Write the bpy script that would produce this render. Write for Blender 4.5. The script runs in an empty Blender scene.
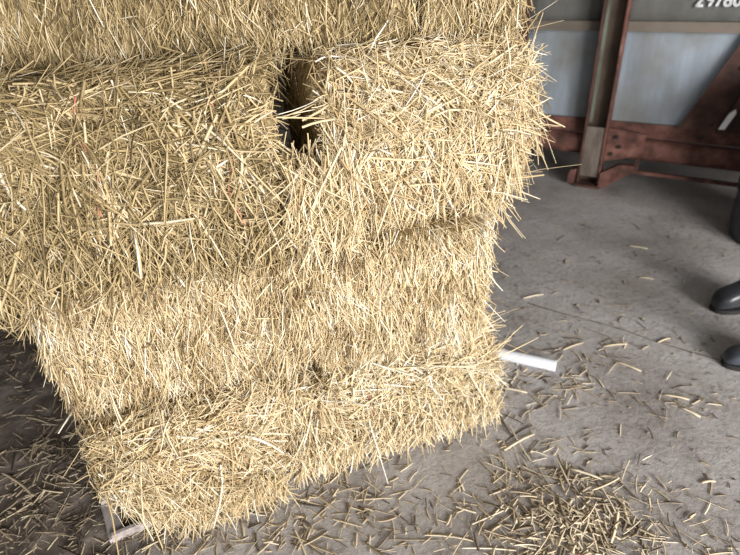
import bpy, bmesh, math, random
import numpy as np
from mathutils import Vector, Matrix, noise
from mathutils.bvhtree import BVHTree

random.seed(7)
RNG = np.random.default_rng(11)
SC = bpy.context.scene
COL = SC.collection
R_ = math.radians

# ------------------------------------------------------------------ camera
FPX, CAMH = 540.0, 1.6
_d = np.array([425 - 370, 1165 - 277.5, FPX]); _d /= np.linalg.norm(_d)      # where straight down falls in the camera
_F = np.array([0, 0, 1.0]) - _d[2] * _d; _F /= np.linalg.norm(_F)
_Rt = np.cross(_d, _F)
cam_data = bpy.data.cameras.new('camera')
cam_data.lens = 36.0 * FPX / 740.0
cam_data.sensor_width = 36.0
cam_data.clip_start = 0.02
cam = bpy.data.objects.new('camera', cam_data)
COL.objects.link(cam)
ax = [Vector((_Rt[i], _F[i], -_d[i])) for i in range(3)]
m = Matrix((( ax[0].x, -ax[1].x, -ax[2].x, 0), (ax[0].y, -ax[1].y, -ax[2].y, 0), (ax[0].z, -ax[1].z, -ax[2].z, CAMH), (0, 0, 0, 1)))
cam.matrix_world = m
SC.camera = cam
cam_data.dof.use_dof = True
cam_data.dof.focus_distance = 1.45
cam_data.dof.aperture_fstop = 2.6


def ground(u, v, z=0.0):
    """the point of the floor (or of the level z) that the photograph shows at u, v"""
    p = np.array([u - 370.0, v - 277.5, FPX])
    r = (p @ _Rt, p @ _F, -(p @ _d))
    t = (z - CAMH) / r[2]
    return Vector((r[0] * t, r[1] * t, z))


# ------------------------------------------------------------------ helpers
def tag(o, label=None, cat=None, group=None, kind=None):
    if label: o['label'] = label
    if cat: o['category'] = cat
    if group: o['group'] = group
    if kind: o['kind'] = kind
    return o


def empty(name, loc=(0, 0, 0), rz=0.0):
    o = bpy.data.objects.new(name, None)
    o.empty_display_size = 0.1
    COL.objects.link(o)
    o.location = loc
    o.rotation_euler = (0, 0, rz)
    return o


def link_mesh(name, me, mat, parent=None):
    o = bpy.data.objects.new(name, me)
    COL.objects.link(o)
    if mat: me.materials.append(mat)
    if parent: o.parent = parent
    return o


def obj(name, bm, mat, parent=None, smooth=False):
    me = bpy.data.meshes.new(name)
    bmesh.ops.recalc_face_normals(bm, faces=bm.faces[:])
    bm.to_mesh(me); bm.free()
    if smooth:
        for p in me.polygons: p.use_smooth = True
    return link_mesh(name, me, mat, parent)


def box(bm, x0, x1, y0, y1, z0, z1, bevel=0.0):
    r = bmesh.ops.create_cube(bm, size=1.0)
    for v in r['verts']:
        v.co = Vector(((x0 + x1) / 2 + v.co.x * (x1 - x0), (y0 + y1) / 2 + v.co.y * (y1 - y0), (z0 + z1) / 2 + v.co.z * (z1 - z0)))
    if bevel > 0:
        es = list({e for v in r['verts'] for e in v.link_edges})
        bmesh.ops.bevel(bm, geom=es, offset=bevel, segments=2, affect='EDGES', profile=0.5)
    return bm


def prism(bm, poly, y0, y1):
    """a polygon in the x, z plane given the thickness y0..y1"""
    a = [bm.verts.new((x, y0, z)) for x, z in poly]
    b = [bm.verts.new((x, y1, z)) for x, z in poly]
    bm.faces.new(a); bm.faces.new(b[::-1])
    n = len(poly)
    for i in range(n):
        bm.faces.new((a[i], a[(i + 1) % n], b[(i + 1) % n], b[i]))
    return bm


def cyl(bm, p0, p1, r0, r1=None, seg=16, caps=True):
    p0, p1 = Vector(p0), Vector(p1)
    r1 = r0 if r1 is None else r1
    d = (p1 - p0)
    q = d.normalized().to_track_quat('Z', 'Y')
    ra, rb = [], []
    for i in range(seg):
        a = 2 * math.pi * i / seg
        w = Vector((math.cos(a), math.sin(a), 0))
        ra.append(bm.verts.new(p0 + q @ (w * r0)))
        rb.append(bm.verts.new(p1 + q @ (w * r1)))
    for i in range(seg):
        j = (i + 1) % seg
        bm.faces.new((ra[i], ra[j], rb[j], rb[i]))
    if caps:
        bm.faces.new(ra[::-1]); bm.faces.new(rb)
    return bm


def sweep(bm, pts, r, seg=6):
    """a round strand along pts; r may be a list"""
    rings = []
    n = len(pts)
    for i, p in enumerate(pts):
        p = Vector(p)
        t = (Vector(pts[min(i + 1, n - 1)]) - Vector(pts[max(i - 1, 0)])).normalized()
        q = t.to_track_quat('Z', 'Y')
        rr = r[i] if isinstance(r, (list, tuple)) else r
        rings.append([bm.verts.new(p + q @ Vector((math.cos(2 * math.pi * k / seg) * rr, math.sin(2 * math.pi * k / seg) * rr, 0))) for k in range(seg)])
    for a, b in zip(rings, rings[1:]):
        for k in range(seg):
            bm.faces.new((a[k], a[(k + 1) % seg], b[(k + 1) % seg], b[k]))
    bm.faces.new(rings[0][::-1]); bm.faces.new(rings[-1])
    return bm


# ------------------------------------------------------------------ materials
def new_mat(name, rough=0.7, spec=0.3):
    mt = bpy.data.materials.new(name)
    mt.use_nodes = True
    nt = mt.node_tree
    b = nt.nodes['Principled BSDF']
    b.inputs['Roughness'].default_value = rough
    b.inputs['Specular IOR Level'].default_value = spec
    return mt, nt, b


def ramp(nt, stops):
    r = nt.nodes.new('ShaderNodeValToRGB')
    e = r.color_ramp.elements
    while len(e) < len(stops): e.new(0.5)
    for el, (p, c) in zip(e, stops):
        el.position = p
        el.color = (c[0], c[1], c[2], 1)
    return r


def tex(nt, scale, detail=5.0, rough=0.6, stretch=(1, 1, 1), coord='Object'):
    tc = nt.nodes.new('ShaderNodeTexCoord')
    mp = nt.nodes.new('ShaderNodeMapping')
    mp.inputs['Scale'].default_value = stretch
    n = nt.nodes.new('ShaderNodeTexNoise')
    n.inputs['Scale'].default_value = scale
    n.inputs['Detail'].default_value = detail
    n.inputs['Roughness'].default_value = rough
    nt.links.new(tc.outputs[coord], mp.inputs['Vector'])
    nt.links.new(mp.outputs['Vector'], n.inputs['Vector'])
    return n


def bump(nt, b, src, strength=0.3, dist=0.01):
    bp = nt.nodes.new('ShaderNodeBump')
    bp.inputs['Strength'].default_value = strength
    bp.inputs['Distance'].default_value = dist
    nt.links.new(src, bp.inputs['Height'])
    nt.links.new(bp.outputs['Normal'], b.inputs['Normal'])


def noisy(name, stops, scale, detail=6, stretch=(1, 1, 1), rough=0.7, spec=0.3, metal=0.0, bmp=0.3, bdist=0.004, coord='Object'):
    mt, nt, b = new_mat(name, rough, spec)
    n = tex(nt, scale, detail, 0.6, stretch, coord)
    r = ramp(nt, stops)
    nt.links.new(n.outputs['Fac'], r.inputs['Fac'])
    nt.links.new(r.outputs['Color'], b.inputs['Base Color'])
    b.inputs['Metallic'].default_value = metal
    if bmp: bump(nt, b, n.outputs['Fac'], bmp, bdist)
    return mt


def straw_mat(name, stops, rough=0.5):
    mt, nt, b = new_mat(name, rough, 0.35)
    at = nt.nodes.new('ShaderNodeAttribute'); at.attribute_name = 'tint'
    r = ramp(nt, stops)
    nt.links.new(at.outputs['Fac'], r.inputs['Fac'])
    nt.links.new(r.outputs['Color'], b.inputs['Base Color'])
    return mt


M = {}
M['straw'] = straw_mat('straw_stalks', [(0.0, (0.16, 0.10, 0.048)), (0.14, (0.33, 0.23, 0.115)), (0.34, (0.55, 0.41, 0.22)), (0.58, (0.71, 0.56, 0.33)),
                                         (0.80, (0.81, 0.68, 0.45)), (0.93, (0.88, 0.79, 0.60)), (1.0, (0.91, 0.87, 0.76))])
M['olive'] = straw_mat('straw_olive', [(0.0, (0.11, 0.077, 0.034)), (0.2, (0.27, 0.20, 0.095)), (0.45, (0.46, 0.345, 0.175)), (0.7, (0.62, 0.485, 0.275)),
                                         (0.9, (0.75, 0.625, 0.41)), (1.0, (0.87, 0.81, 0.66))])
M['litter'] = straw_mat('litter_stalks', [(0.0, (0.09, 0.068, 0.052)), (0.25, (0.25, 0.195, 0.135)), (0.5, (0.43, 0.345, 0.235)), (0.8, (0.58, 0.485, 0.345)), (1.0, (0.74, 0.66, 0.52))], 0.65)
M['core'] = noisy('packed_straw', [(0.30, (0.10, 0.07, 0.03)), (0.48, (0.27, 0.20, 0.10)), (0.62, (0.42, 0.32, 0.18)), (0.8, (0.58, 0.47, 0.28))], 60, 6, (1, 1, 0.35), 0.85, 0.1, 0, 0.9, 0.012)  # packed straw, darkened so the shade between stalks sits in its colour
M['twine'] = noisy('red_twine', [(0.3, (0.50, 0.16, 0.11)), (0.7, (0.66, 0.30, 0.22))], 90, 3, rough=0.6)
M['rust'] = noisy('red_rusted_steel', [(0.28, (0.030, 0.017, 0.014)), (0.45, (0.095, 0.042, 0.033)), (0.6, (0.18, 0.082, 0.064)), (0.78, (0.27, 0.15, 0.125))], 9, 9, rough=0.75, bmp=0.35)
M['rustdark'] = noisy('dark_rusted_steel', [(0.3, (0.030, 0.016, 0.013)), (0.55, (0.075, 0.036, 0.028)), (0.8, (0.135, 0.075, 0.056))], 7, 8, rough=0.75, bmp=0.3)
M['brownsteel'] = noisy('brown_steel', [(0.3, (0.050, 0.034, 0.024)), (0.55, (0.105, 0.075, 0.055)), (0.8, (0.165, 0.135, 0.105))], 8, 8, (1, 1, 0.4), rough=0.7, bmp=0.3)
M['greensteel'] = noisy('flaking_green_steel', [(0.35, (0.075, 0.06, 0.045)), (0.55, (0.13, 0.15, 0.12)), (0.75, (0.19, 0.22, 0.18))], 10, 8, (1, 1, 0.3), rough=0.7, bmp=0.3)
M['greyplate'] = noisy('dusty_steel_plate', [(0.3, (0.07, 0.053, 0.043)), (0.5, (0.145, 0.118, 0.10)), (0.75, (0.23, 0.195, 0.17))], 16, 8, (1, 1, 0.25), rough=0.8, bmp=0.3)
M['black'] = noisy('black_bolt', [(0.3, (0.012, 0.010, 0.009)), (0.7, (0.03, 0.025, 0.022))], 20, 3, rough=0.7)
M['rib'] = noisy('brown_rib', [(0.3, (0.115, 0.10, 0.08)), (0.55, (0.165, 0.14, 0.115)), (0.8, (0.20, 0.14, 0.11))], 5, 8, rough=0.7, bmp=0.2)
M['pvc'] = noisy('white_plastic', [(0.3, (0.64, 0.67, 0.73)), (0.7, (0.72, 0.745, 0.80))], 8, 3, rough=0.35, spec=0.5, bmp=0)
M['paper'] = noisy('white_paper', [(0.3, (0.90, 0.91, 0.93)), (0.7, (0.95, 0.95, 0.96))], 12, 3, rough=0.8, bmp=0)
M['chalk'] = noisy('white_stencil_paint', [(0.3, (0.50, 0.51, 0.53)), (0.6, (0.75, 0.76, 0.78))], 30, 6, rough=0.9, bmp=0)
M['rubber'] = noisy('black_rubber', [(0.3, (0.020, 0.022, 0.027)), (0.7, (0.050, 0.053, 0.062))], 14, 5, rough=0.32, spec=0.5, bmp=0.1)
M['rubberblue'] = noisy('slate_rubber', [(0.3, (0.035, 0.042, 0.056)), (0.7, (0.07, 0.08, 0.10))], 14, 5, rough=0.4, spec=0.5, bmp=0.1)
M['sole'] = noisy('dull_sole', [(0.3, (0.010, 0.010, 0.011)), (0.7, (0.024, 0.023, 0.022))], 20, 4, rough=0.8, bmp=0.3)
M['wood'] = noisy('weathered_grey_wood', [(0.3, (0.25, 0.215, 0.20)), (0.55, (0.42, 0.37, 0.36)), (0.8, (0.56, 0.51, 0.50))], 8, 8, (6, 1, 6), rough=0.85, bmp=0.4)
M['barn'] = noisy('grey_unseen_shell', [(0.3, (0.10, 0.095, 0.085)), (0.7, (0.2, 0.19, 0.175))], 2, 6, rough=0.8, bmp=0.1)


def sheet_mat():
    mt, nt, b = new_mat('galvanised_sheet', 0.55, 0.4)
    b.inputs['Metallic'].default_value = 0.15
    n1 = tex(nt, 5.0, 8, 0.65, (1.6, 1, 0.22))          # vertical streaks of wear
    n2 = tex(nt, 2.2, 5, 0.55, (1, 1, 0.8))             # broad dirty patches
    r1 = ramp(nt, [(0.30, (0.37, 0.415, 0.47)), (0.50, (0.52, 0.59, 0.67)), (0.68, (0.63, 0.71, 0.80))])
    r2 = ramp(nt, [(0.38, (0, 0, 0)), (0.62, (1, 1, 1))])
    mx = nt.nodes.new('ShaderNodeMix'); mx.data_type = 'RGBA'
    mx.inputs['B'].default_value = (0.36, 0.35, 0.32, 1)
    nt.links.new(n1.outputs['Fac'], r1.inputs['Fac'])
    nt.links.new(n2.outputs['Fac'], r2.inputs['Fac'])
    nt.links.new(r1.outputs['Color'], mx.inputs['A'])
    nt.links.new(r2.outputs['Color'], mx.inputs['Factor'])
    nt.links.new(mx.outputs['Result'], b.inputs['Base Color'])
    bump(nt, b, n2.outputs['Fac'], 0.4, 0.02)
    return mt


M['sheet'] = sheet_mat()
M['sheetupper'] = noisy('dirty_upper_sheet', [(0.30, (0.165, 0.16, 0.14)), (0.50, (0.245, 0.245, 0.232)), (0.70, (0.31, 0.325, 0.335))], 3.5, 8, (1.4, 1, 0.4), rough=0.6, bmp=0.3)


def floor_mat():
    mt, nt, b = new_mat('worn_concrete', 0.85, 0.2)
    n1 = tex(nt, 2.3, 9, 0.62)
    n2 = tex(nt, 38, 6, 0.7)
    r1 = ramp(nt, [(0.30, (0.25, 0.228, 0.215)), (0.46, (0.355, 0.334, 0.325)), (0.60, (0.42, 0.402, 0.40)), (0.76, (0.48, 0.467, 0.472))])
    nt.links.new(n1.outputs['Fac'], r1.inputs['Fac'])
    r2 = ramp(nt, [(0.30, (0.74, 0.72, 0.70)), (0.50, (1, 1, 1)), (0.75, (1.12, 1.11, 1.1))])
    nt.links.new(n2.outputs['Fac'], r2.inputs['Fac'])
    mul = nt.nodes.new('ShaderNodeMix'); mul.data_type = 'RGBA'; mul.blend_type = 'MULTIPLY'
    mul.inputs['Factor'].default_value = 1
    nt.links.new(r1.outputs['Color'], mul.inputs['A'])
    nt.links.new(r2.outputs['Color'], mul.inputs['B'])
    # brown trodden muck, where the mesh says so
    at = nt.nodes.new('ShaderNodeAttribute'); at.attribute_name = 'muck'
    n3 = tex(nt, 13, 8, 0.7)
    r3 = ramp(nt, [(0.30, (0.07, 0.056, 0.046)), (0.52, (0.165, 0.136, 0.115)), (0.72, (0.28, 0.24, 0.212))])
    nt.links.new(n3.outputs['Fac'], r3.inputs['Fac'])
    ad = nt.nodes.new('ShaderNodeMath'); ad.operation = 'ADD'; ad.use_clamp = True
    sb = nt.nodes.new('ShaderNodeMath'); sb.operation = 'MULTIPLY_ADD'
    sb.inputs[1].default_value = 1.2; sb.inputs[2].default_value = -0.6
    nt.links.new(n1.outputs['Fac'], sb.inputs[0])
    nt.links.new(at.outputs['Fac'], ad.inputs[0]); nt.links.new(sb.outputs[0], ad.inputs[1])
    mm = nt.nodes.new('ShaderNodeMath'); mm.operation = 'MULTIPLY'; mm.use_clamp = True
    sm = nt.nodes.new('ShaderNodeMath'); sm.operation = 'MULTIPLY'; sm.inputs[1].default_value = 3.0; sm.use_clamp = True
    nt.links.new(at.outputs['Fac'], sm.inputs[0])
    nt.links.new(ad.outputs[0], mm.inputs[0]); nt.links.new(sm.outputs[0], mm.inputs[1])
    mx = nt.nodes.new('ShaderNodeMix'); mx.data_type = 'RGBA'
    nt.links.new(mm.outputs[0], mx.inputs['Factor'])
    nt.links.new(mul.outputs['Result'], mx.inputs['A'])
    nt.links.new(r3.outputs['Color'], mx.inputs['B'])
    nt.links.new(mx.outputs['Result'], b.inputs['Base Color'])
    sumn = nt.nodes.new('ShaderNodeMath'); sumn.operation = 'ADD'
    nt.links.new(n2.outputs['Fac'], sumn.inputs[0]); nt.links.new(n3.outputs['Fac'], sumn.inputs[1])
    bump(nt, b, sumn.outputs[0], 0.45, 0.012)
    return mt


M['floor'] = floor_mat()

# ------------------------------------------------------------------ setting: floor, and an unseen barn shell added for the light
XMIN, XMAX, YMIN, YMAX, ZTOP = -6.0, 7.0, -5.0, 9.0, 4.6


def smooth01(a, b, x):
    t = np.clip((x - a) / (b - a), 0, 1)
    return t * t * (3 - 2 * t)


def make_floor():
    # finer where the photograph looks
    xs = np.unique(np.concatenate([np.linspace(XMIN, -2.4, 10), np.linspace(-2.4, 3.4, 190), np.linspace(3.4, XMAX, 10)]))
    ys = np.unique(np.concatenate([np.linspace(YMIN, 0.6, 12), np.linspace(0.6, 5.0, 150), np.linspace(5.0, YMAX, 10)]))
    X, Y = np.meshgrid(xs, ys)
    # muck on the left of the stack, fading to clean concrete on the right
    wob = np.array([noise.noise(Vector((x * 1.7, y * 1.7, 3.1))) for x, y in zip(X.ravel(), Y.ravel())]).reshape(X.shape)
    muck = smooth01(0.0, 1.0, (-X - 0.42 + 0.25 * wob) / 0.55) * smooth01(-3.5, -2.4, X)
    muck = np.maximum(muck, 0.40 * np.exp(-(((X - 0.45) / 0.42) ** 2 + ((Y - 1.05) / 0.3) ** 2)))
    fine = np.array([noise.fractal(Vector((x * 7, y * 7, 0.4)), 0.9, 2.1, 4) for x, y in zip(X.ravel(), Y.ravel())]).reshape(X.shape)
    Z = -0.001 + 0.018 * muck * np.minimum(fine, 0.6) * smooth01(0.0, 0.12, np.hypot(np.maximum(np.abs(X + 0.2) - 0.6, 0), np.maximum(np.abs(Y - 1.6) - 0.5, 0)))
    Z = np.minimum(Z, 0.014)
    verts = np.stack([X, Y, Z], -1).reshape(-1, 3)
    nx, ny = len(xs), len(ys)
    faces = [(j * nx + i, j * nx + i + 1, (j + 1) * nx + i + 1, (j + 1) * nx + i) for j in range(ny - 1) for i in range(nx - 1)]
    me = bpy.data.meshes.new('floor')
    me.from_pydata(verts.tolist(), [], faces)
    a = me.attributes.new('muck', 'FLOAT', 'POINT')
    a.data.foreach_set('value', muck.ravel().astype(np.float32))
    for p in me.polygons: p.use_smooth = True
    o = link_mesh('floor', me, M['floor'])
    tag(o, kind='structure')


make_floor()
for nm, a in (('unseen_wall_left', (XMIN - .1, XMIN, YMIN, YMAX, -.06, ZTOP)), ('unseen_wall_right', (XMAX, XMAX + .1, YMIN, YMAX, -.06, ZTOP)),
              ('unseen_wall_rear', (XMIN, XMAX, YMAX, YMAX + .1, -.06, ZTOP)), ('unseen_ceiling', (XMIN - .1, XMAX + .1, YMIN, YMAX + .1, ZTOP, ZTOP + .1))):
    tag(obj(nm, box(bmesh.new(), *a), M['barn']), kind='structure')  # unseen shell, added so the space behind the steel side stays dark

# ------------------------------------------------------------------ the steel side: wall frame local x along it, y away from us, z up
WO = ground(590, 187)
WYAW = R_(-33)


def wall_local(o):
    o.location = WO
    o.rotation_euler = (0, 0, WYAW)
    return o


def grid_sheet(x0, x1, y, z0, z1, nx, nz, amp, thick=0.004, seed=0.0):
    bm = bmesh.new()
    rows = []
    for j in range(nz + 1):
        rows.append([])
        for i in range(nx + 1):
            x = x0 + (x1 - x0) * i / nx; z = z0 + (z1 - z0) * j / nz
            dy = amp * noise.noise(Vector((x * 2.2, seed, z * 2.2)))
            rows[-1].append(bm.verts.new((x, y + dy, z)))
    for j in range(nz):
        for i in range(nx):
            bm.faces.new((rows[j][i], rows[j][i + 1], rows[j + 1][i + 1], rows[j + 1][i]))
    bmesh.ops.solidify(bm, geom=bm.faces[:], thickness=thick)
    return bm


w = wall_local(obj('wall_back', grid_sheet(-0.62, 4.2, 0.15, 0.40, 1.08, 60, 10, 0.012), M['sheet'], smooth=True)); tag(w, kind='structure')
w = wall_local(obj('wall_upper', grid_sheet(-0.62, 4.2, 0.15, 1.085, 2.9, 60, 20, 0.010, seed=4.0), M['sheetupper'], smooth=True)); tag(w, kind='structure')
bm = bmesh.new()
prism(bm, [(-0.62, 1.05), (4.2, 1.05), (4.2, 1.11), (-0.62, 1.11)], 0.112, 0.148)
w = wall_local(obj('trim_1', bm, M['rib'])); tag(w, kind='structure')

# white stencilled number on the upper sheet, mostly above the picture's edge
GL = {  # strokes of the digits, on a 1 x 1.5 cell
    '2': [[(0, 1.2), (.15, 1.45), (.5, 1.5), (.85, 1.4), (.95, 1.1), (.6, .6), (0, 0), (1, 0)]],
    '9': [[(1, 1.0), (.8, .75), (.4, .7), (.05, .95), (.1, 1.35), (.5, 1.5), (.9, 1.35), (1, 1.0), (.9, .4), (.6, 0)]],
    '7': [[(0, 1.5), (1, 1.5), (.35, 0)]],
    '8': [[(.5, .8), (.1, 1.0), (.15, 1.4), (.5, 1.5), (.85, 1.4), (.9, 1.0), (.5, .8), (.05, .5), (.1, .1), (.5, 0), (.9, .1), (.95, .5), (.5, .8)]],
    '0': [[(.5, 0), (.1, .2), (0, .75), (.1, 1.3), (.5, 1.5), (.9, 1.3), (1, .75), (.9, .2), (.5, 0)]],
}
num = wall_local(empty('stencilled_number'))
tag(num, 'white hand-painted number 29780 on the grey upper sheet of the steel wall', 'number')
sx = 0.412
for ch in '29780':
    bm = bmesh.new()
    for st in GL[ch]:
        for a, b in zip(st, st[1:]):
            A = Vector((sx + a[0] * .034, 0, 1.198 + a[1] * .046)); Bv = Vector((sx + b[0] * .034, 0, 1.198 + b[1] * .046))
            dd = (Bv - A).normalized(); pn = Vector((-dd.z, 0, dd.x)) * 0.0070
            A = A - dd * .003; Bv = Bv + dd * .003
            prism(bm, [(q.x, q.z) for q in (A + pn, Bv + pn, Bv - pn, A - pn)], 0.131, 0.137)
    obj('digit', bm, M['chalk'], num)
    sx += 0.0485

# the channel-section post that stands on the floor
post = wall_local(empty('steel_post'))
tag(post, 'tall rusted steel channel post standing on the floor in front of the blue-grey sheets', 'post')
obj('web', box(bmesh.new(), -0.092, 0.042, 0.098, 0.11, 0.02, 2.9), M['brownsteel'], post)
f1 = obj('flange', box(bmesh.new(), -0.104, -0.090, 0.0, 0.11, 0.02, 2.9, 0.003), M['rustdark'], post)
tag(f1, 'left flange of the post')
bm = bmesh.new(); box(bm, -0.0895, -0.070, 0.06, 0.0975, 0.46, 2.9)
tag(obj('liner_strip', bm, M['greensteel'], post), 'flaking green strip inside the channel')
obj('flange', box(bmesh.new(), 0.038, 0.052, 0.0, 0.11, 0.02, 2.9, 0.003), M['rust'], post)
tag(obj('cover_plate', box(bmesh.new(), -0.0895, 0.0375, 0.012, 0.024, 0.075, 0.44, 0.002), M['greyplate'], post), 'dusty grey plate closing the foot of the channel')
bm = bmesh.new(); box(bm, -0.12, 0.065, -0.03, 0.12, 0.0, 0.018, 0.003)
obj('base_plate', bm, M['rustdark'], post)
bm = bmesh.new(); prism(bm, [(-0.165, 0.018), (-0.12, 0.018), (-0.112, 0.13), (-0.15, 0.12), (-0.165, 0.08)], -0.02, 0.05)
obj('foot_bracket', bm, M['rust'], post)
bm = bmesh.new(); prism(bm, [(0.056, 0.018), (0.10, 0.018), (0.27, 0.165), (0.27, 0.20), (0.17, 0.20), (0.056, 0.12)], -0.02, 0.035)
obj('foot_bracket', bm, M['rust'], post)

rail = wall_local(empty('steel_rail'))
tag(rail, 'rust-red steel rail running along the bottom of the sheets', 'rail')
bm = bmesh.new(); prism(bm, [(-0.597, 0.368), (4.2, 0.368), (4.2, 0.465), (-0.597, 0.465)], 0.118, 0.138)
obj('upper_strip', bm, M['rust'], rail)
for (a, b) in ((-0.597, -0.108), (0.056, 4.2)):
    bm = bmesh.new()
    n = 10
    prof = []
    for k in range(n + 1):
        t = math.pi * k / n
        prof.append((0.125 - 0.075 * math.sin(t), 0.21 + 0.15 * (0.5 - 0.5 * math.cos(t))))
    va = [bm.verts.new((a, y, z)) for y, z in prof]; vb = [bm.verts.new((b, y, z)) for y, z in prof]
    for k in range(n): bm.faces.new((va[k], va[k + 1], vb[k + 1], vb[k]))
    bm.faces.new((va[0], vb[0], vb[n], va[n])); bm.faces.new(va); bm.faces.new(vb[::-1])
    obj('rail_tube', bm, M['rust'], rail)
bm = bmesh.new(); prism(bm, [(0.056, 0.20), (0.20, 0.24), (0.30, 0.30), (0.30, 0.42), (0.056, 0.44)], 0.02, 0.045)
sp = obj('splice_plate', bm, M['rust'], rail)
for x, z in ((0.115, 0.385), (0.145, 0.318), (0.10, 0.262)):
    obj('bolt', cyl(bmesh.new(), (x, 0.004, z), (x, 0.022, z), 0.014, seg=6), M['black'], sp)
bm = bmesh.new(); box(bm, 0.2, 4.2, 0.06, 0.09, 0.12, 0.145, 0.004)
obj('lower_bar', bm, M['rust'], rail)
for x in (0.26, 0.9, 1.6):
    obj('hanger', box(bmesh.new(), x, x + .03, 0.068, 0.086, 0.14, 0.23), M['rustdark'], rail)

gus = wall_local(empty('gusset_brace'))
tag(gus, 'dark brown triangular steel gusset with a sloping flange above the rust-red rail', 'brace')
bm = bmesh.new(); prism(bm, [(0.475, 0.468), (1.30, 0.468), (1.30, 2.25), (1.22, 2.25)], 0.085, 0.097)
obj('gusset_plate', bm, M['rustdark'], gus)
bm = bmesh.new()
prism(bm, [(0.690, 0.468), (0.735, 0.468), (1.12, 1.6), (1.075, 1.6)], 0.02, 0.0848)
obj('flange', bm, M['rustdark'], gus)
for x, z in ((0.665, 0.505), (0.775, 0.505), (0.74, 0.86)):
    obj('bolt', cyl(bmesh.new(), (x, 0.072, z), (x, 0.0845, z), 0.011, seg=6), M['black'], gus)
bm = bmesh.new()
prism(bm, [(0.704, 0.500), (0.738, 0.500), (0.776, 0.605), (0.768, 0.632), (0.738, 0.60)], 0.0155, 0.0195)
tag(wall_local(obj('paper_slip', bm, M['paper'])), 'small white paper slip stuck on the dark brown gusset flange', 'paper')
p2 = wall_local(empty('steel_post', WO))
tag(p2, 'dark maroon steel post behind the stack at the end of the blue-grey sheets', 'post')
obj('web', box(bmesh.new(), -0.74, -0.60, 0.10, 0.113, 0.0, 2.9, 0.002), M['rustdark'], p2)
obj('flange', box(bmesh.new(), -0.753, -0.741, 0.03, 0.16, 0.0, 2.9, 0.002), M['rustdark'], p2)


# ------------------------------------------------------------------ straw strands
def strands_mesh(name, P, D, N, L, W, bend, tint, segs=3, sides=3, flat=0.55):
    """n tapered three-sided stalks. P root, D direction, N a side vector, L length, W width, bend a vector added along t^2"""
    n = len(P)
    t = np.linspace(0, 1, segs + 1)
    C = P[:, None, :] + D[:, None, :] * (L[:, None] * t[None])[:, :, None] + bend[:, None, :] * (t ** 2)[None, :, None]
    T = D[:, None, :] * L[:, None, None] + 2 * bend[:, None, :] * t[None, :, None]
    T /= np.linalg.norm(T, axis=2, keepdims=True) + 1e-9
    S = np.cross(T, N[:, None, :]); S /= np.linalg.norm(S, axis=2, keepdims=True) + 1e-9
    U = np.cross(S, T)
    prof = np.array([1.0] * segs + [0.65])
    ring = []
    for k in range(sides):
        a = 2 * math.pi * k / sides + math.pi / 6
        ring.append(C + (S * math.cos(a) + U * math.sin(a) * flat) * (W[:, None] * 0.5 * prof[None])[:, :, None])
    V = np.stack(ring, axis=2)                      # n, segs+1, sides, 3
    V = V.reshape(-1, 3)
    idx = np.arange(n * (segs + 1) * sides).reshape(n, segs + 1, sides)
    q = []
    for k in range(sides):
        k2 = (k + 1) % sides
        q.append(np.stack([idx[:, :-1, k], idx[:, :-1, k2], idx[:, 1:, k2], idx[:, 1:, k]], -1).reshape(-1, 4))
    Q = np.concatenate(q)
    me = bpy.data.meshes.new(name)
    me.vertices.add(len(V)); me.vertices.foreach_set('co', V.astype(np.float32).ravel())
    me.loops.add(Q.size); me.loops.foreach_set('vertex_index', Q.astype(np.int32).ravel())
    me.polygons.add(len(Q)); me.polygons.foreach_set('loop_start', np.arange(0, Q.size, 4, dtype=np.int32))
    me.update(calc_edges=True)
    a = me.attributes.new('tint', 'FLOAT', 'POINT')
    a.data.foreach_set('value', np.repeat(np.clip(tint, 0, 1), (segs + 1) * sides).astype(np.float32))
    return me


def unit(v):
    return v / (np.linalg.norm(v, axis=-1, keepdims=True) + 1e-9)


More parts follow.
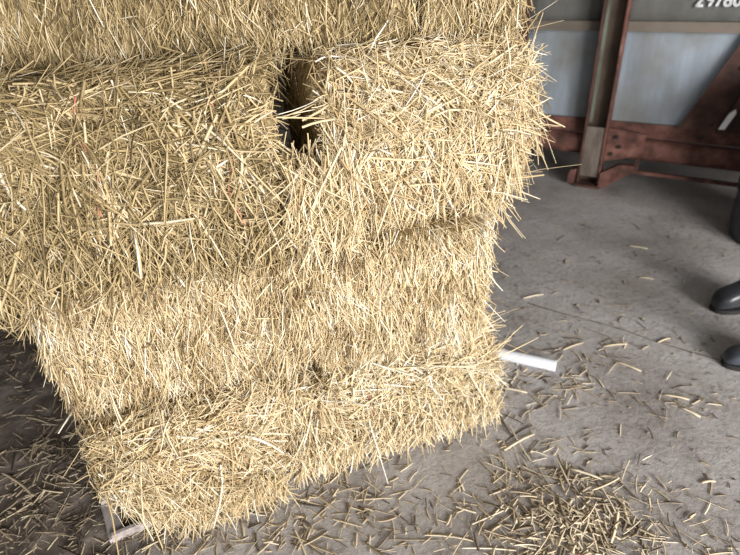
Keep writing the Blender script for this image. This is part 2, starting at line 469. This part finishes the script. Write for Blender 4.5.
# ------------------------------------------------------------------ bales
def bale_core(L, D, H, rad, bulge, amp, seed, lean=0.0, dents=()):
    """x 0..L along the face, y 0..D going back, z 0..H; a bulging lumpy block"""
    bm = bmesh.new()
    nx, ny, nz = max(10, int(L / .028)), max(8, int(D / .05)), max(10, int(H / .028))
    bmesh.ops.create_cube(bm, size=1.0)
    bm.clear()
    cache = {}

    def vert(i, j, k):
        key = (i, j, k)
        if key in cache: return cache[key]
        p = Vector((L * i / nx, D * j / ny, H * k / nz))
        rd = rad * (1 - 0.85 * min(1.0, p.y / (0.6 * D)))            # the hidden back is squarer than the weathered front
        c = Vector((min(max(p.x, rd), L - rd), min(max(p.y, rd), D - rd), min(max(p.z, rd), H - rd)))
        d = p - c
        if d.length > 1e-6: p = c + d.normalized() * rd if d.length > rd else p
        u = (p.z / H - .5) * 2
        front = max(0.0, 1 - p.y / (D * .5))
        p.y -= bulge * (1 - u * u) * front
        p.x -= lean * (p.z / H) * max(0.0, 1 - 2 * p.x / L)
        for (cx, cz, rx_, dep) in dents:
            if p.y < D * .5: p.y += dep * math.exp(-(((p.x - cx) / rx_) ** 2 + ((p.z - cz) / rx_) ** 2) ** 2)
        q = p * 9 + Vector((seed * 3.7, seed, 0))
        inward = (Vector((L / 2, D / 2, H / 2)) - p).normalized()
        lump = 0.5 + 0.5 * noise.fractal(q * 0.6, 0.8, 2.0, 3)
        edge = min(p.z, H - p.z)
        p = p + inward * (amp * min(max(lump, 0), 1.2)) * min(1.0, 0.25 + edge / 0.05)
        cache[key] = bm.verts.new(p)
        return cache[key]

    def face(f):
        try: bm.faces.new(f)
        except ValueError: pass

    for i in range(nx):
        for j in range(ny):
            face([vert(i, j, 0), vert(i, j + 1, 0), vert(i + 1, j + 1, 0), vert(i + 1, j, 0)])
            face([vert(i, j, nz), vert(i + 1, j, nz), vert(i + 1, j + 1, nz), vert(i, j + 1, nz)])
    for i in range(nx):
        for k in range(nz):
            face([vert(i, 0, k), vert(i + 1, 0, k), vert(i + 1, 0, k + 1), vert(i, 0, k + 1)])
            face([vert(i, ny, k), vert(i, ny, k + 1), vert(i + 1, ny, k + 1), vert(i + 1, ny, k)])
    for j in range(ny):
        for k in range(nz):
            face([vert(0, j, k), vert(0, j, k + 1), vert(0, j + 1, k + 1), vert(0, j + 1, k)])
            face([vert(nx, j, k), vert(nx, j + 1, k), vert(nx, j + 1, k + 1), vert(nx, j, k + 1)])
    bmesh.ops.recalc_face_normals(bm, faces=bm.faces[:])
    return bm


def make_bale(fl, yaw, L, D, H, style, seed, label, n=9000, mat='straw', twines=(), dark_ends=(), holes=(), tint0=0.58, strays=60, bridges=(), rad=None, big=1.0, lean=0.0, dents=()):
    rng = np.random.default_rng(seed)
    a = R_(yaw)
    rootloc = Vector(fl)
    root = empty('straw_bale', rootloc, a)
    tag(root, label, 'straw bale', 'stacked straw bales')
    rnd = style == 'round'
    bm = bale_core(L, D, H, rad or (0.11 if rnd else 0.035), 0.055 if rnd else 0.010, 0.062 if rnd else 0.024, seed, lean, dents)
    bvh = BVHTree.FromBMesh(bm)
    bm.faces.ensure_lookup_table()
    tri = bmesh.ops.triangulate(bm, faces=bm.faces[:])
    A = np.array([[v.co[:] for v in f.verts] for f in bm.faces]); FN = np.array([f.normal[:] for f in bm.faces])
    ar = np.array([f.calc_area() for f in bm.faces])
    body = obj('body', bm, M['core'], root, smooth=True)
    wgt = 0.10 + 0.9 * np.clip(-FN[:, 1] * 1.2, 0, 1) + 0.30 * np.clip(FN[:, 2], 0, 1) + 0.28 * np.clip(np.abs(FN[:, 0]), 0, 1) - 0.09 * (FN[:, 2] < -0.8)
    pr = ar * wgt; pr /= pr.sum()
    n_all = n
    fi = rng.choice(len(A), n_all, p=pr)
    b1 = rng.random(n_all); b2 = rng.random(n_all)
    flip = b1 + b2 > 1; b1[flip] = 1 - b1[flip]; b2[flip] = 1 - b2[flip]
    T = A[fi]
    P = T[:, 0] + (T[:, 1] - T[:, 0]) * b1[:, None] + (T[:, 2] - T[:, 0]) * b2[:, None]
    Nn = FN[fi]
    # a field of directions that turns slowly across the face, so stalks lie in locks
    ph = np.array([noise.noise(Vector((p[0] * 5 + seed, p[1] * 5, p[2] * 6))) for p in P])
    ph2 = np.array([noise.noise(Vector((p[0] * 11 + seed, p[1] * 11, p[2] * 11 + 5))) for p in P])
    zrel = P[:, 2] / H
    up = np.array([0, 0, 1.0])
    if rnd:
        ang = ph * 1.5 + rng.normal(0, 0.75, n_all)                  # 0 = along the bale
        hang = (rng.random(n_all) < np.clip(0.75 - zrel * 0.85, 0.12, 0.8))
        ang = np.where(hang, -math.pi / 2 + rng.normal(0, 0.38, n_all) + 0.5 * ph, ang)
        ln = np.exp(rng.normal(math.log(0.092), 0.48, n_all)); ln = np.clip(ln, 0.03, 0.28)
        wd = np.clip(np.exp(rng.normal(math.log(0.0036), 0.48, n_all)), 0.0014, 0.0088)
        tilt = np.abs(rng.normal(0, 0.16, n_all)); lift = rng.random(n_all) ** 2 * 0.032 - 0.004
    else:
        ang = -math.pi / 2 + rng.normal(0, 0.40, n_all) + 0.55 * ph
        ln = np.clip(np.exp(rng.normal(math.log(0.052), 0.38, n_all)), 0.02, 0.14)
        wd = np.clip(np.exp(rng.normal(math.log(0.0029), 0.42, n_all)), 0.0013, 0.0066)
        odd = rng.random(n_all) < 0.10
        ang = np.where(odd, rng.uniform(-math.pi, math.pi, n_all), ang)
        tilt = np.abs(rng.normal(0.12, 0.20, n_all)); lift = rng.random(n_all) ** 2 * 0.024 - 0.004
    if rnd:
        onend = np.abs(Nn[:, 0]) > 0.5
        tilt[onend] *= 0.35; ln[onend] *= 0.75
    # tangent frame
    tx = np.cross(np.broadcast_to(up, Nn.shape), Nn)
    bad = np.linalg.norm(tx, axis=1) < 0.25
    tx[bad] = np.array([1.0, 0, 0]); tx = unit(tx)
    tx[tx[:, 0] < 0] *= 1
    ty = unit(np.cross(Nn, tx))
    Dv = tx * np.cos(ang)[:, None] + ty * np.sin(ang)[:, None]
    st = rng.choice(n_all, strays, replace=False)
    tilt[st] = rng.uniform(0.25, 0.7, strays); ln[st] *= rng.uniform(1.0, 1.6, strays); ln[st] = np.minimum(ln[st], 0.16)
    Dv = unit(Dv + Nn * tilt[:, None])
    start = P + Nn * lift[:, None] - Dv * (ln * (0.35 if rnd else 0.18))[:, None]
    bend = rng.normal(0, 0.17, (n_all, 3)) * ln[:, None] + np.array([0, 0, -1.0]) * (ln * np.abs(rng.normal(0.10, 0.10, n_all)))[:, None] - Nn * (ln * 0.10)[:, None]
    tint = tint0 + (0.24 if rnd else 0.36) * ph2 + 0.14 * ph + rng.normal(0, 0.20, n_all)  # tone varies by lock, more on cut bales to paint in dark gaps
    dk = rng.random(n_all) < 0.13  # some stalks darkened, putting shadow between the straws into the tint
    tint[dk] -= rng.uniform(0.2, 0.5, dk.sum())
    pale = rng.random(n_all) < 0.07
    tint[pale] = rng.uniform(0.85, 1.0, pale.sum())
    keep = np.ones(n_all, bool)
    for hx in dark_ends:                                              # few stalks inside the gaps between neighbours
        if hx == 'right': keep &= ~((P[:, 0] > L - 0.085) & (Nn[:, 0] > 0.55) & (rng.random(n_all) < 0.96) & (zrel > 0.25))
        if hx == 'left': keep &= ~((P[:, 0] < 0.085) & (Nn[:, 0] < -0.55) & (rng.random(n_all) < 0.96) & (zrel > 0.25))
    mid = start + Dv * (ln * .6)[:, None]
    mw = np.stack([rootloc.x + mid[:, 0] * math.cos(a) - mid[:, 1] * math.sin(a), rootloc.y + mid[:, 0] * math.sin(a) + mid[:, 1] * math.cos(a), rootloc.z + mid[:, 2]], -1)
    ew = start + Dv * ln[:, None] + bend
    keep &= (start[:, 2] + rootloc.z > 0.004) & (ew[:, 2] + rootloc.z > 0.004)
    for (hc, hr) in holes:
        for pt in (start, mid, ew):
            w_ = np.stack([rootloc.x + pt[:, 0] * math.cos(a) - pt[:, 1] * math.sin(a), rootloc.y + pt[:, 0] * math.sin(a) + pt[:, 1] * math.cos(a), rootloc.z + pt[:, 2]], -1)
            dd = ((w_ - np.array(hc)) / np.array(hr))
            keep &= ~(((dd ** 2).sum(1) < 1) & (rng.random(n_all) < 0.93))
    k = keep
    for (x0, x1, y0, y1, z0, z1, nb, am, asd) in bridges:             # loose stalks that hang across a seam
        q = np.stack([rng.uniform(x0, x1, nb), rng.uniform(y0, y1, nb), rng.uniform(z0, z1, nb)], -1)
        aa = R_(am) + rng.normal(0, R_(asd), nb)
        dv = unit(np.stack([np.cos(aa), rng.normal(-0.08, 0.16, nb), np.sin(aa)], -1))
        lb = np.clip(np.exp(rng.normal(math.log(0.085), 0.4, nb)), 0.03, 0.2)
        q = q - dv * (lb * .5)[:, None]
        q[:, 2] = np.maximum(q[:, 2], 0.012 - rootloc.z + np.maximum(0, -dv[:, 2] * lb))
        start = np.concatenate([start, q]); Dv = np.concatenate([Dv, dv]); Nn = np.concatenate([Nn, np.tile((0, -1.0, 0), (nb, 1))])
        ln = np.concatenate([ln, lb]); wd = np.concatenate([wd, np.clip(np.exp(rng.normal(math.log(0.0036), .35, nb)), .0018, .0075)])
        bend = np.concatenate([bend, rng.normal(0, .16, (nb, 3)) * lb[:, None]]); tint = np.concatenate([tint, tint0 + rng.normal(0, .18, nb)])
        k = np.concatenate([k, np.ones(nb, bool)])
    wd = wd * big
    me = strands_mesh('straw', start[k], Dv[k], Nn[k] + rng.normal(0, .35, (k.sum(), 3)), ln[k], wd[k], bend[k], tint[k])
    s = link_mesh('straw', me, M[mat], root)
    tag(s, kind='stuff')
    for tx_ in twines:                                                # a band of twine round front, top and bottom
        pts = []
        for i in range(41):
            z = H * (0.03 + 0.94 * i / 40)
            x = L * tx_ + 0.012 * math.sin(i * .35 + seed)
            h = bvh.ray_cast(Vector((x, -0.5, z)), Vector((0, 1, 0)))
            y = h[0].y if h[0] else 0.03
            pts.append(Vector((x, y - 0.016 - 0.006 * math.sin(i * 0.9 + seed), z)))
        bm = sweep(bmesh.new(), pts, 0.0023, 6)
        tag(obj('twine', bm, M['twine'], root, smooth=True), 'red baler twine')
    return root


HOLE_T = ((-0.165, 1.45, 1.25), (0.042, 0.22, 0.135))
HOLE_B = ((-0.214, 1.36, 0.402), (0.036, 0.17, 0.046))
make_bale((-0.782, 1.078, 0.0), 20, 0.485, 0.80, 0.44, 'round', 1, 'straw bale on the floor at the near bottom corner, above the grey wooden offcut',
          n=13500, twines=(0.74,), holes=(HOLE_B,), tint0=0.60, rad=0.075, lean=0.095, bridges=((0.13, 0.47, -0.06, -0.01, 0.03, 0.14, 560, -97, 24),))
make_bale((-0.318, 1.318, 0.0), 17, 0.835, 0.60, 0.41, 'round', 2, 'long straw bale on the floor beside the white pipe',
          n=14000, twines=(0.36,), dark_ends=('left',), holes=(HOLE_B,), tint0=0.68, rad=0.09,
          bridges=((-0.04, 0.05, -0.03, 0.07, 0.06, 0.345, 600, -95, 24), (-0.06, -0.01, -0.04, 0.03, 0.33, 0.40, 110, -100, 30), (0.0, 0.79, -0.085, -0.02, 0.03, 0.15, 1500, -97, 24)),
          dents=((0.095, 0.41, 0.055, 0.22),))
make_bale((-0.925, 1.185, 0.438), 13, 0.985, 0.62, 0.42, 'cut', 3, 'long combed straw bale in the second layer from the floor, above the near corner bale',
          n=21000, tint0=0.53, rad=0.06, holes=(HOLE_B,), dents=((0.725, 0.0, 0.05, 0.16),))
make_bale((0.036, 1.409, 0.438), 13, 0.368, 0.75, 0.42, 'cut', 4, 'short straw bale end in the second layer, above the bale beside the white pipe',
          n=9500, tint0=0.62, bridges=((-0.04, 0.04, -0.012, 0.01, 0.03, 0.40, 320, -92, 16),))
make_bale((-1.045, 1.232, 0.857), 12, 0.875, 0.62, 0.50, 'round', 5, 'shaggy straw bale with two red twines in the third layer, left of the dark hole',
          n=16000, twines=(0.44, 0.81), dark_ends=('right',), holes=(HOLE_T,), tint0=0.47, big=1.15, mat='olive',
          bridges=((0.02, 0.84, -0.06, 0.04, -0.03, 0.12, 1300, -98, 30), (0.02, 0.84, -0.05, 0.02, -0.10, 0.04, 700, -100, 34)))
make_bale((-0.128, 1.45, 0.857), 17, 0.735, 0.62, 0.50, 'round', 6, 'bulging straw bale in the third layer, jutting out toward the tall steel channel post',
          n=14000, dark_ends=('left',), holes=(HOLE_T,), tint0=0.62, rad=0.14, strays=20,
          bridges=((-0.11, 0.09, -0.10, 0.06, 0.0, 0.25, 1500, -95, 30), (-0.07, 0.03, -0.02, 0.04, 0.35, 0.40, 9, 5, 12), (0.0, 0.60, -0.03, 0.05, -0.04, 0.08, 900, -98, 30)))
make_bale((-1.25, 1.555, 1.36), 6, 1.435, 0.62, 0.46, 'cut', 7, 'olive-tinged long straw bale in the top layer, cut off by the upper edge',
          n=16000, mat='olive', tint0=0.42)
make_bale((0.190, 1.705, 1.36), 4, 0.305, 0.75, 0.46, 'cut', 8, 'short straw bale end in the top layer nearest the steel wall',
          n=7000, mat='olive', tint0=0.56)

# ------------------------------------------------------------------ litter on the floor
patches = [(580, 520, 42, 28, 360), (560, 545, 60, 15, 170), (535, 465, 30, 35, 130), (550, 385, 35, 14, 110), (592, 352, 40, 8, 40), (345, 505, 55, 28, 170), (235, 528, 55, 16, 110), (150, 545, 50, 12, 80),
           (45, 525, 45, 26, 230), (30, 440, 26, 40, 110), (18, 320, 22, 36, 260), (70, 465, 24, 26, 130), (690, 402, 26, 6, 22), (712, 530, 30, 20, 26), (430, 500, 60, 30, 70), (620, 350, 60, 60, 46)]
Pl, tl, ll = [], [], []
for (u, v, su, sv, n) in patches:
    for _ in range(n):
        uu, vv = u + RNG.normal(0, su), v + RNG.normal(0, sv)
        if vv < 205: continue
        g = ground(min(max(uu, -60), 800), min(vv, 600))
        Pl.append((g.x, g.y, 0.002 + abs(RNG.normal(0, 0.002)) + (0.008 * RNG.random() if (u, v) in ((580, 520), (18, 320)) else 0) + (0.010 * RNG.random() if u < 120 else 0)))
        tl.append(RNG.normal(0.62 if u > 120 else 0.50, 0.2) if RNG.random() > 0.18 else RNG.uniform(0, 0.15))
for _ in range(210):
    g = ground(RNG.uniform(480, 760), RNG.uniform(215, 570))
    Pl.append((g.x, g.y, 0.003)); tl.append(RNG.uniform(0.0, 0.6))
for _ in range(900):                                                  # chaff on the rest of the floor, out of frame too
    x, y = RNG.uniform(-2.6, 2.6), RNG.uniform(0.3, 3.2)
    Pl.append((x, y, 0.003 + (0.012 * RNG.random() if x < -.9 else 0))); tl.append(RNG.uniform(0.0, 0.55))
Pl = np.array(Pl); n = len(Pl)
an = RNG.uniform(-math.pi, math.pi, n)
Dl = np.stack([np.cos(an), np.sin(an), RNG.normal(0.02, 0.03, n)], -1); Dl = unit(Dl)
ll = np.clip(np.exp(RNG.normal(math.log(0.044), 0.55, n)), 0.008, 0.15)
ll[-900:] *= 0.5; ll[-1110:-900] *= 0.5
wl = np.clip(np.exp(RNG.normal(math.log(0.0044), 0.38, n)), 0.0018, 0.009)
heap = np.exp(-(((Pl[:, 0] - ground(575, 525).x) / .2) ** 2 + ((Pl[:, 1] - ground(575, 525).y) / .16) ** 2))
wl *= 1.15 + 0.45 * heap
tl = np.array(tl) + 0.16 * heap
bd = RNG.normal(0, 0.16, (n, 3)) * ll[:, None]; bd[:, 2] = -0.02 * ll
inside = (Pl[:, 0] > -0.62) & (Pl[:, 0] < 0.45) & (Pl[:, 1] > 1.30 + 0.33 * (Pl[:, 0] + .2)) & (Pl[:, 1] < 1.9)
k = ~inside
me = strands_mesh('straw_litter', Pl[k], Dl[k], np.tile(np.array([0, 0, 1.0]), (k.sum(), 1)) + RNG.normal(0, .15, (k.sum(), 3)), ll[k], wl[k], bd[k], np.array(tl)[k], segs=4)
tag(link_mesh('straw_litter', me, M['litter']), 'broken straw and chaff scattered over the dirty concrete around the stack', 'straw litter', kind='stuff')

# single stalks that lie clear on the concrete
singles = [
    (533, 297, 8, 20, 'pale straw piece on bare concrete between the stack and the boots, nearest the second layer'),
    (638, 248, -6, 19, 'flat straw piece lying alone on the concrete below the steel post'),
    (646, 279, -4, 14, 'faint straw piece on the concrete just below the one under the steel post'),
    (664, 341, 14, 12, 'short pale straw piece on the concrete left of the slate boot'),
    (573, 347, 14, 20, 'straw stalk lying just beyond the open end of the white pipe'),
    (615, 346, 4, 24, 'broad straw stalk on the concrete midway between pipe and slate boot'),
    (628, 367, -16, 26, 'long straw stalk on the concrete, tilted, right of the white pipe'),
    (676, 398, -8, 26, 'long flat straw stalk on the concrete below the slate boot'),
    (514, 391, -8, 26, 'straight straw stalk sticking out from the bottom bale below the white pipe'),
    (586, 475, -14, 34, 'long bent straw stalk above the big litter heap'),
    (519, 443, 22, 30, 'slanting straw stalk on the floor left of the litter heap'),
    (609, 478, -4, 20, 'bright straw piece at the edge of the litter heap farthest from the stack'),
    (690, 413, -20, 20, 'thin straw stalk on the concrete right of the long flat stalk'),
    (708, 483, 4, 14, 'small straw chip alone on the grey concrete near the corner'),
]
for (u, v, tiltpx, px, lab) in singles:
    a_, b_ = ground(u - px / 2, v + tiltpx * 0.5 * px / 40), ground(u + px / 2, v - tiltpx * 0.5 * px / 40)
    mid = (a_ + b_) / 2; h = (b_ - a_) / 2
    bm = bmesh.new()
    pts = [mid - h + Vector((0, 0, .0045)), mid - h * .4 + Vector((0, .003, .0055)), mid + h * .3 + Vector((0, .004, .006)), mid + h + Vector((0, 0, .0048))]
    pts = [p - mid for p in pts]
    sweep(bm, pts, [.0042, .0048, .0046, .0036], 8)
    for vtx in bm.verts: vtx.co.z = .0045 + (vtx.co.z - .0045) * 0.7
    o = obj('straw_stalk', bm, None, smooth=True)
    o.location = mid
    a = o.data.attributes.new('tint', 'FLOAT', 'POINT')
    tv = RNG.uniform(0.72, 0.98)
    a.data.foreach_set('value', np.full(len(o.data.vertices), tv, np.float32))
    o.data.materials.append(M['litter'])
    tag(o, lab, 'straw stalk', 'single straw stalks on the concrete')

# ------------------------------------------------------------------ white pipe
tip, inn = ground(556, 366, .026), ground(488, 351.2, .026)
dirp = (tip - inn).normalized()
pipe = empty('plastic_pipe', (inn + tip) / 2 - Vector((0, 0, .026)))
tag(pipe, 'white plastic pipe lying on the concrete, sticking out from behind the bottom bale', 'pipe')
bm = bmesh.new()
L2 = (tip - inn).length / 2
A0, A1 = -dirp * L2 + Vector((0, 0, .026)), dirp * L2 + Vector((0, 0, .026))
seg = 24
q = dirp.to_track_quat('Z', 'Y')
rings = []
for c, r in ((A0, .0255), (A1 - dirp * .003, .0255), (A1, .0240), (A1, .0215), (A1 - dirp * .12, .0215)):
    rings.append([bm.verts.new(c + q @ Vector((math.cos(2 * math.pi * i / seg) * r, math.sin(2 * math.pi * i / seg) * r, 0))) for i in range(seg)])
for r0, r1 in zip(rings, rings[1:]):
    for i in range(seg): bm.faces.new((r0[i], r0[(i + 1) % seg], r1[(i + 1) % seg], r1[i]))
bm.faces.new(rings[0][::-1]); bm.faces.new(rings[-1])
obj('tube', bm, M['pvc'], pipe, smooth=False)

# ------------------------------------------------------------------ grey wooden offcut at the near corner
off = empty('wooden_offcut', ground(110, 522))
tag(off, 'weathered grey wooden offcut lying on the floor at the near bottom corner of the stack', 'wood')


def slab(name, p, q_, wdt, z0, z1, par):
    d = (q_ - p); n_ = Vector((-d.y, d.x, 0)).normalized() * wdt / 2
    bm = bmesh.new()
    base = [p + n_, q_ + n_, q_ - n_, p - n_]
    lo = [bm.verts.new((v.x, v.y, z0)) for v in base]; hi = [bm.verts.new((v.x, v.y, z1)) for v in base]
    bm.faces.new(lo[::-1]); bm.faces.new(hi)
    for i in range(4): bm.faces.new((lo[i], lo[(i + 1) % 4], hi[(i + 1) % 4], hi[i]))
    bmesh.ops.bevel(bm, geom=bm.edges[:], offset=0.002, segments=1, affect='EDGES')
    return obj(name, bm, M['wood'], par)


o0 = off.location
slab('plank', ground(110, 507) - o0, ground(119, 541) - o0, 0.048, 0.001, 0.022, off)
slab('batten', ground(114, 541) - o0, ground(152, 525) - o0, 0.016, 0.001, 0.034, off)
slab('block', ground(103, 507) - o0, ground(119, 501) - o0, 0.020, 0.001, 0.036, off)


# ------------------------------------------------------------------ boots and bucket at the right
def boot(loc, yaw, mat, label, wd=0.10, hgt=0.085):
    """toe at the origin, pointing to -x; sole, upper and shaft"""
    root = empty('boot', loc, yaw)
    tag(root, label, 'boot', 'boots on the concrete')

    def loft(rings_):
        bm = bmesh.new(); rr = []
        for ring in rings_: rr.append([bm.verts.new(p) for p in ring])
        n_ = len(rr[0])
        for a, b in zip(rr, rr[1:]):
            for i in range(n_): bm.faces.new((a[i], a[(i + 1) % n_], b[(i + 1) % n_], b[i]))
        bm.faces.new(rr[0][::-1]); bm.faces.new(rr[-1])
        return bm

    def outline(z, s, n_=28):
        out = []
        for i in range(n_):
            t = 2 * math.pi * i / n_
            c, sn = math.cos(t), math.sin(t)
            x = 0.14 - 0.14 * math.copysign(abs(c) ** 0.75, c)
            w_ = wd / 2 * (1.0 if x < .12 else 0.82 + 0.06 * abs(x - .2) / .08)
            out.append(Vector((0.14 + (x - 0.14) * s, math.copysign(abs(sn) ** 0.8, sn) * w_ * s, z)))
        return out
    obj('sole', loft([outline(0.0, .97), outline(.004, 1.0), outline(.020, 1.0), outline(.022, .98)]), M['sole'], root)
    rings_ = []
    for x, w_, h_ in ((.004, .35, .30), (.012, .62, .52), (.03, .86, .74), (.055, .97, .88), (.085, 1.0, .98), (.12, .96, 1.10), (.15, .90, 1.30), (.18, .86, 1.55), (.21, .84, 1.6), (.24, .82, 1.55), (.262, .72, 1.4), (.274, .45, 1.1)):
        ring = []
        for i in range(20):
            t = 2 * math.pi * i / 20
            sn, c = math.sin(t), math.cos(t)
            z = 0.022 + hgt * h_ * (0.5 + 0.5 * math.copysign(abs(sn) ** .7, sn)) * (1.0)
            ring.append(Vector((x, math.copysign(abs(c) ** .7, c) * wd / 2 * w_ * .96, z)))
        rings_.append(ring)
    up_ = obj('upper', loft(rings_), mat, root, smooth=True)
    rings_ = []
    for z, r in ((.12, .050), (.20, .052), (.28, .056), (.32, .058), (.32, .053), (.20, .046)):
        rings_.append([Vector((.205 + math.cos(2 * math.pi * i / 24) * r * 1.12, math.sin(2 * math.pi * i / 24) * r, z)) for i in range(24)])
    obj('shaft', loft(rings_), mat, root, smooth=True)


boot(ground(711, 311), R_(8), M['rubber'], 'black rubber boot with a glossy toe, the one nearer the steel wall', 0.115, 0.10)
boot(ground(721, 365), R_(-6), M['rubberblue'], 'slate-grey rounded boot toe at the photo edge, the one farther from the steel wall', 0.10, 0.075)

bk = empty('barrel', ground(740, 247) + Vector((0.285, 0.06, 0)))
tag(bk, 'black barrel only just showing at the photo edge, below the rusty rail', 'barrel')
bm = bmesh.new()
prof = [(.0, .0), (.262, .0), (.275, .012), (.287, .10), (.290, .27), (.300, .285), (.300, .30), (.290, .315), (.290, .56), (.300, .575), (.300, .59), (.290, .605), (.286, .80), (.27, .855), (.262, .868), (.25, .868), (.245, .85), (0, .85)]
seg = 40
rr = []
for r, z in prof:
    rr.append([bm.verts.new((0, 0, z))] if r == 0 else [bm.verts.new((math.cos(2 * math.pi * i / seg) * r, math.sin(2 * math.pi * i / seg) * r, z)) for i in range(seg)])
for a, b in zip(rr, rr[1:]):
    for i in range(seg):
        j = (i + 1) % seg
        if len(a) == 1: bm.faces.new((a[0], b[j], b[i]))
        elif len(b) == 1: bm.faces.new((a[i], a[j], b[0]))
        else: bm.faces.new((a[i], a[j], b[j], b[i]))
obj('body', bm, M['rubber'], bk, smooth=True)
obj('bung', cyl(bmesh.new(), (.13, .05, .85), (.13, .05, .872), .032), M['rustdark'], bk)

# a thin dark crack that wanders over the concrete
bm = bmesh.new()
cp = [(528, 303), (543, 308), (575, 317), (603, 324), (632, 333), (656, 342), (690, 352), (719, 360), (760, 371), (800, 384)]
lv, rv = [], []
for i_, (u, v) in enumerate(cp):
    g = ground(u, v); g2 = ground(*cp[min(i_ + 1, len(cp) - 1)]); g1 = ground(*cp[max(i_ - 1, 0)])
    t_ = (g2 - g1).normalized(); n_ = Vector((-t_.y, t_.x, 0)) * (.0035 + .0015 * math.sin(i_ * 2.3))
    lv.append(g + n_); rv.append(g - n_)
tops = [bm.verts.new((p.x, p.y, .0012)) for p in lv + rv[::-1]]
bots = [bm.verts.new((p.x, p.y, -.004)) for p in lv + rv[::-1]]
k_ = len(lv)
for i_ in range(k_ - 1):
    a_, b_ = 2 * k_ - 1 - i_, 2 * k_ - 2 - i_
    bm.faces.new((tops[i_], tops[i_ + 1], tops[b_], tops[a_]))
for i_ in range(2 * k_):
    bm.faces.new((tops[i_], tops[(i_ + 1) % (2 * k_)], bots[(i_ + 1) % (2 * k_)], bots[i_]))
M['crack'] = noisy('dirt_in_crack', [(0.35, (0.10, 0.085, 0.072)), (0.65, (0.24, 0.215, 0.195))], 30, 5, rough=0.9, bmp=0)
tag(obj('trim_2', bm, M['crack']), kind='structure')

# ------------------------------------------------------------------ light: daylight through the open front of the barn
wd_ = bpy.data.worlds.new('overcast_sky'); SC.world = wd_
wd_.use_nodes = True
bg = wd_.node_tree.nodes['Background']
bg.inputs['Color'].default_value = (0.93, 0.97, 1.0, 1)
bg.inputs['Strength'].default_value = 0.75


def area(name, loc, target, sx_, sy_, power, color):
    l = bpy.data.lights.new(name, 'AREA'); l.shape = 'RECTANGLE'; l.size = sx_; l.size_y = sy_; l.energy = power; l.color = color
    o = bpy.data.objects.new(name, l); COL.objects.link(o)
    o.location = loc
    o.rotation_euler = (Vector(target) - Vector(loc)).to_track_quat('-Z', 'Y').to_euler()
    return o


area('daylight_doorway', (3.3, -3.2, 1.75), (0.3, 1.8, 0.4), 3.6, 2.6, 430, (1.0, 0.97, 0.93))

vs = SC.view_settings
SC.display_settings.display_device = 'sRGB'
vs.view_transform = 'Standard'; vs.look = 'None'; vs.gamma = 1.0; vs.use_curve_mapping = False
vs.exposure = 0.8
SC.cycles.use_denoising = True
SC.cycles.max_bounces = 6
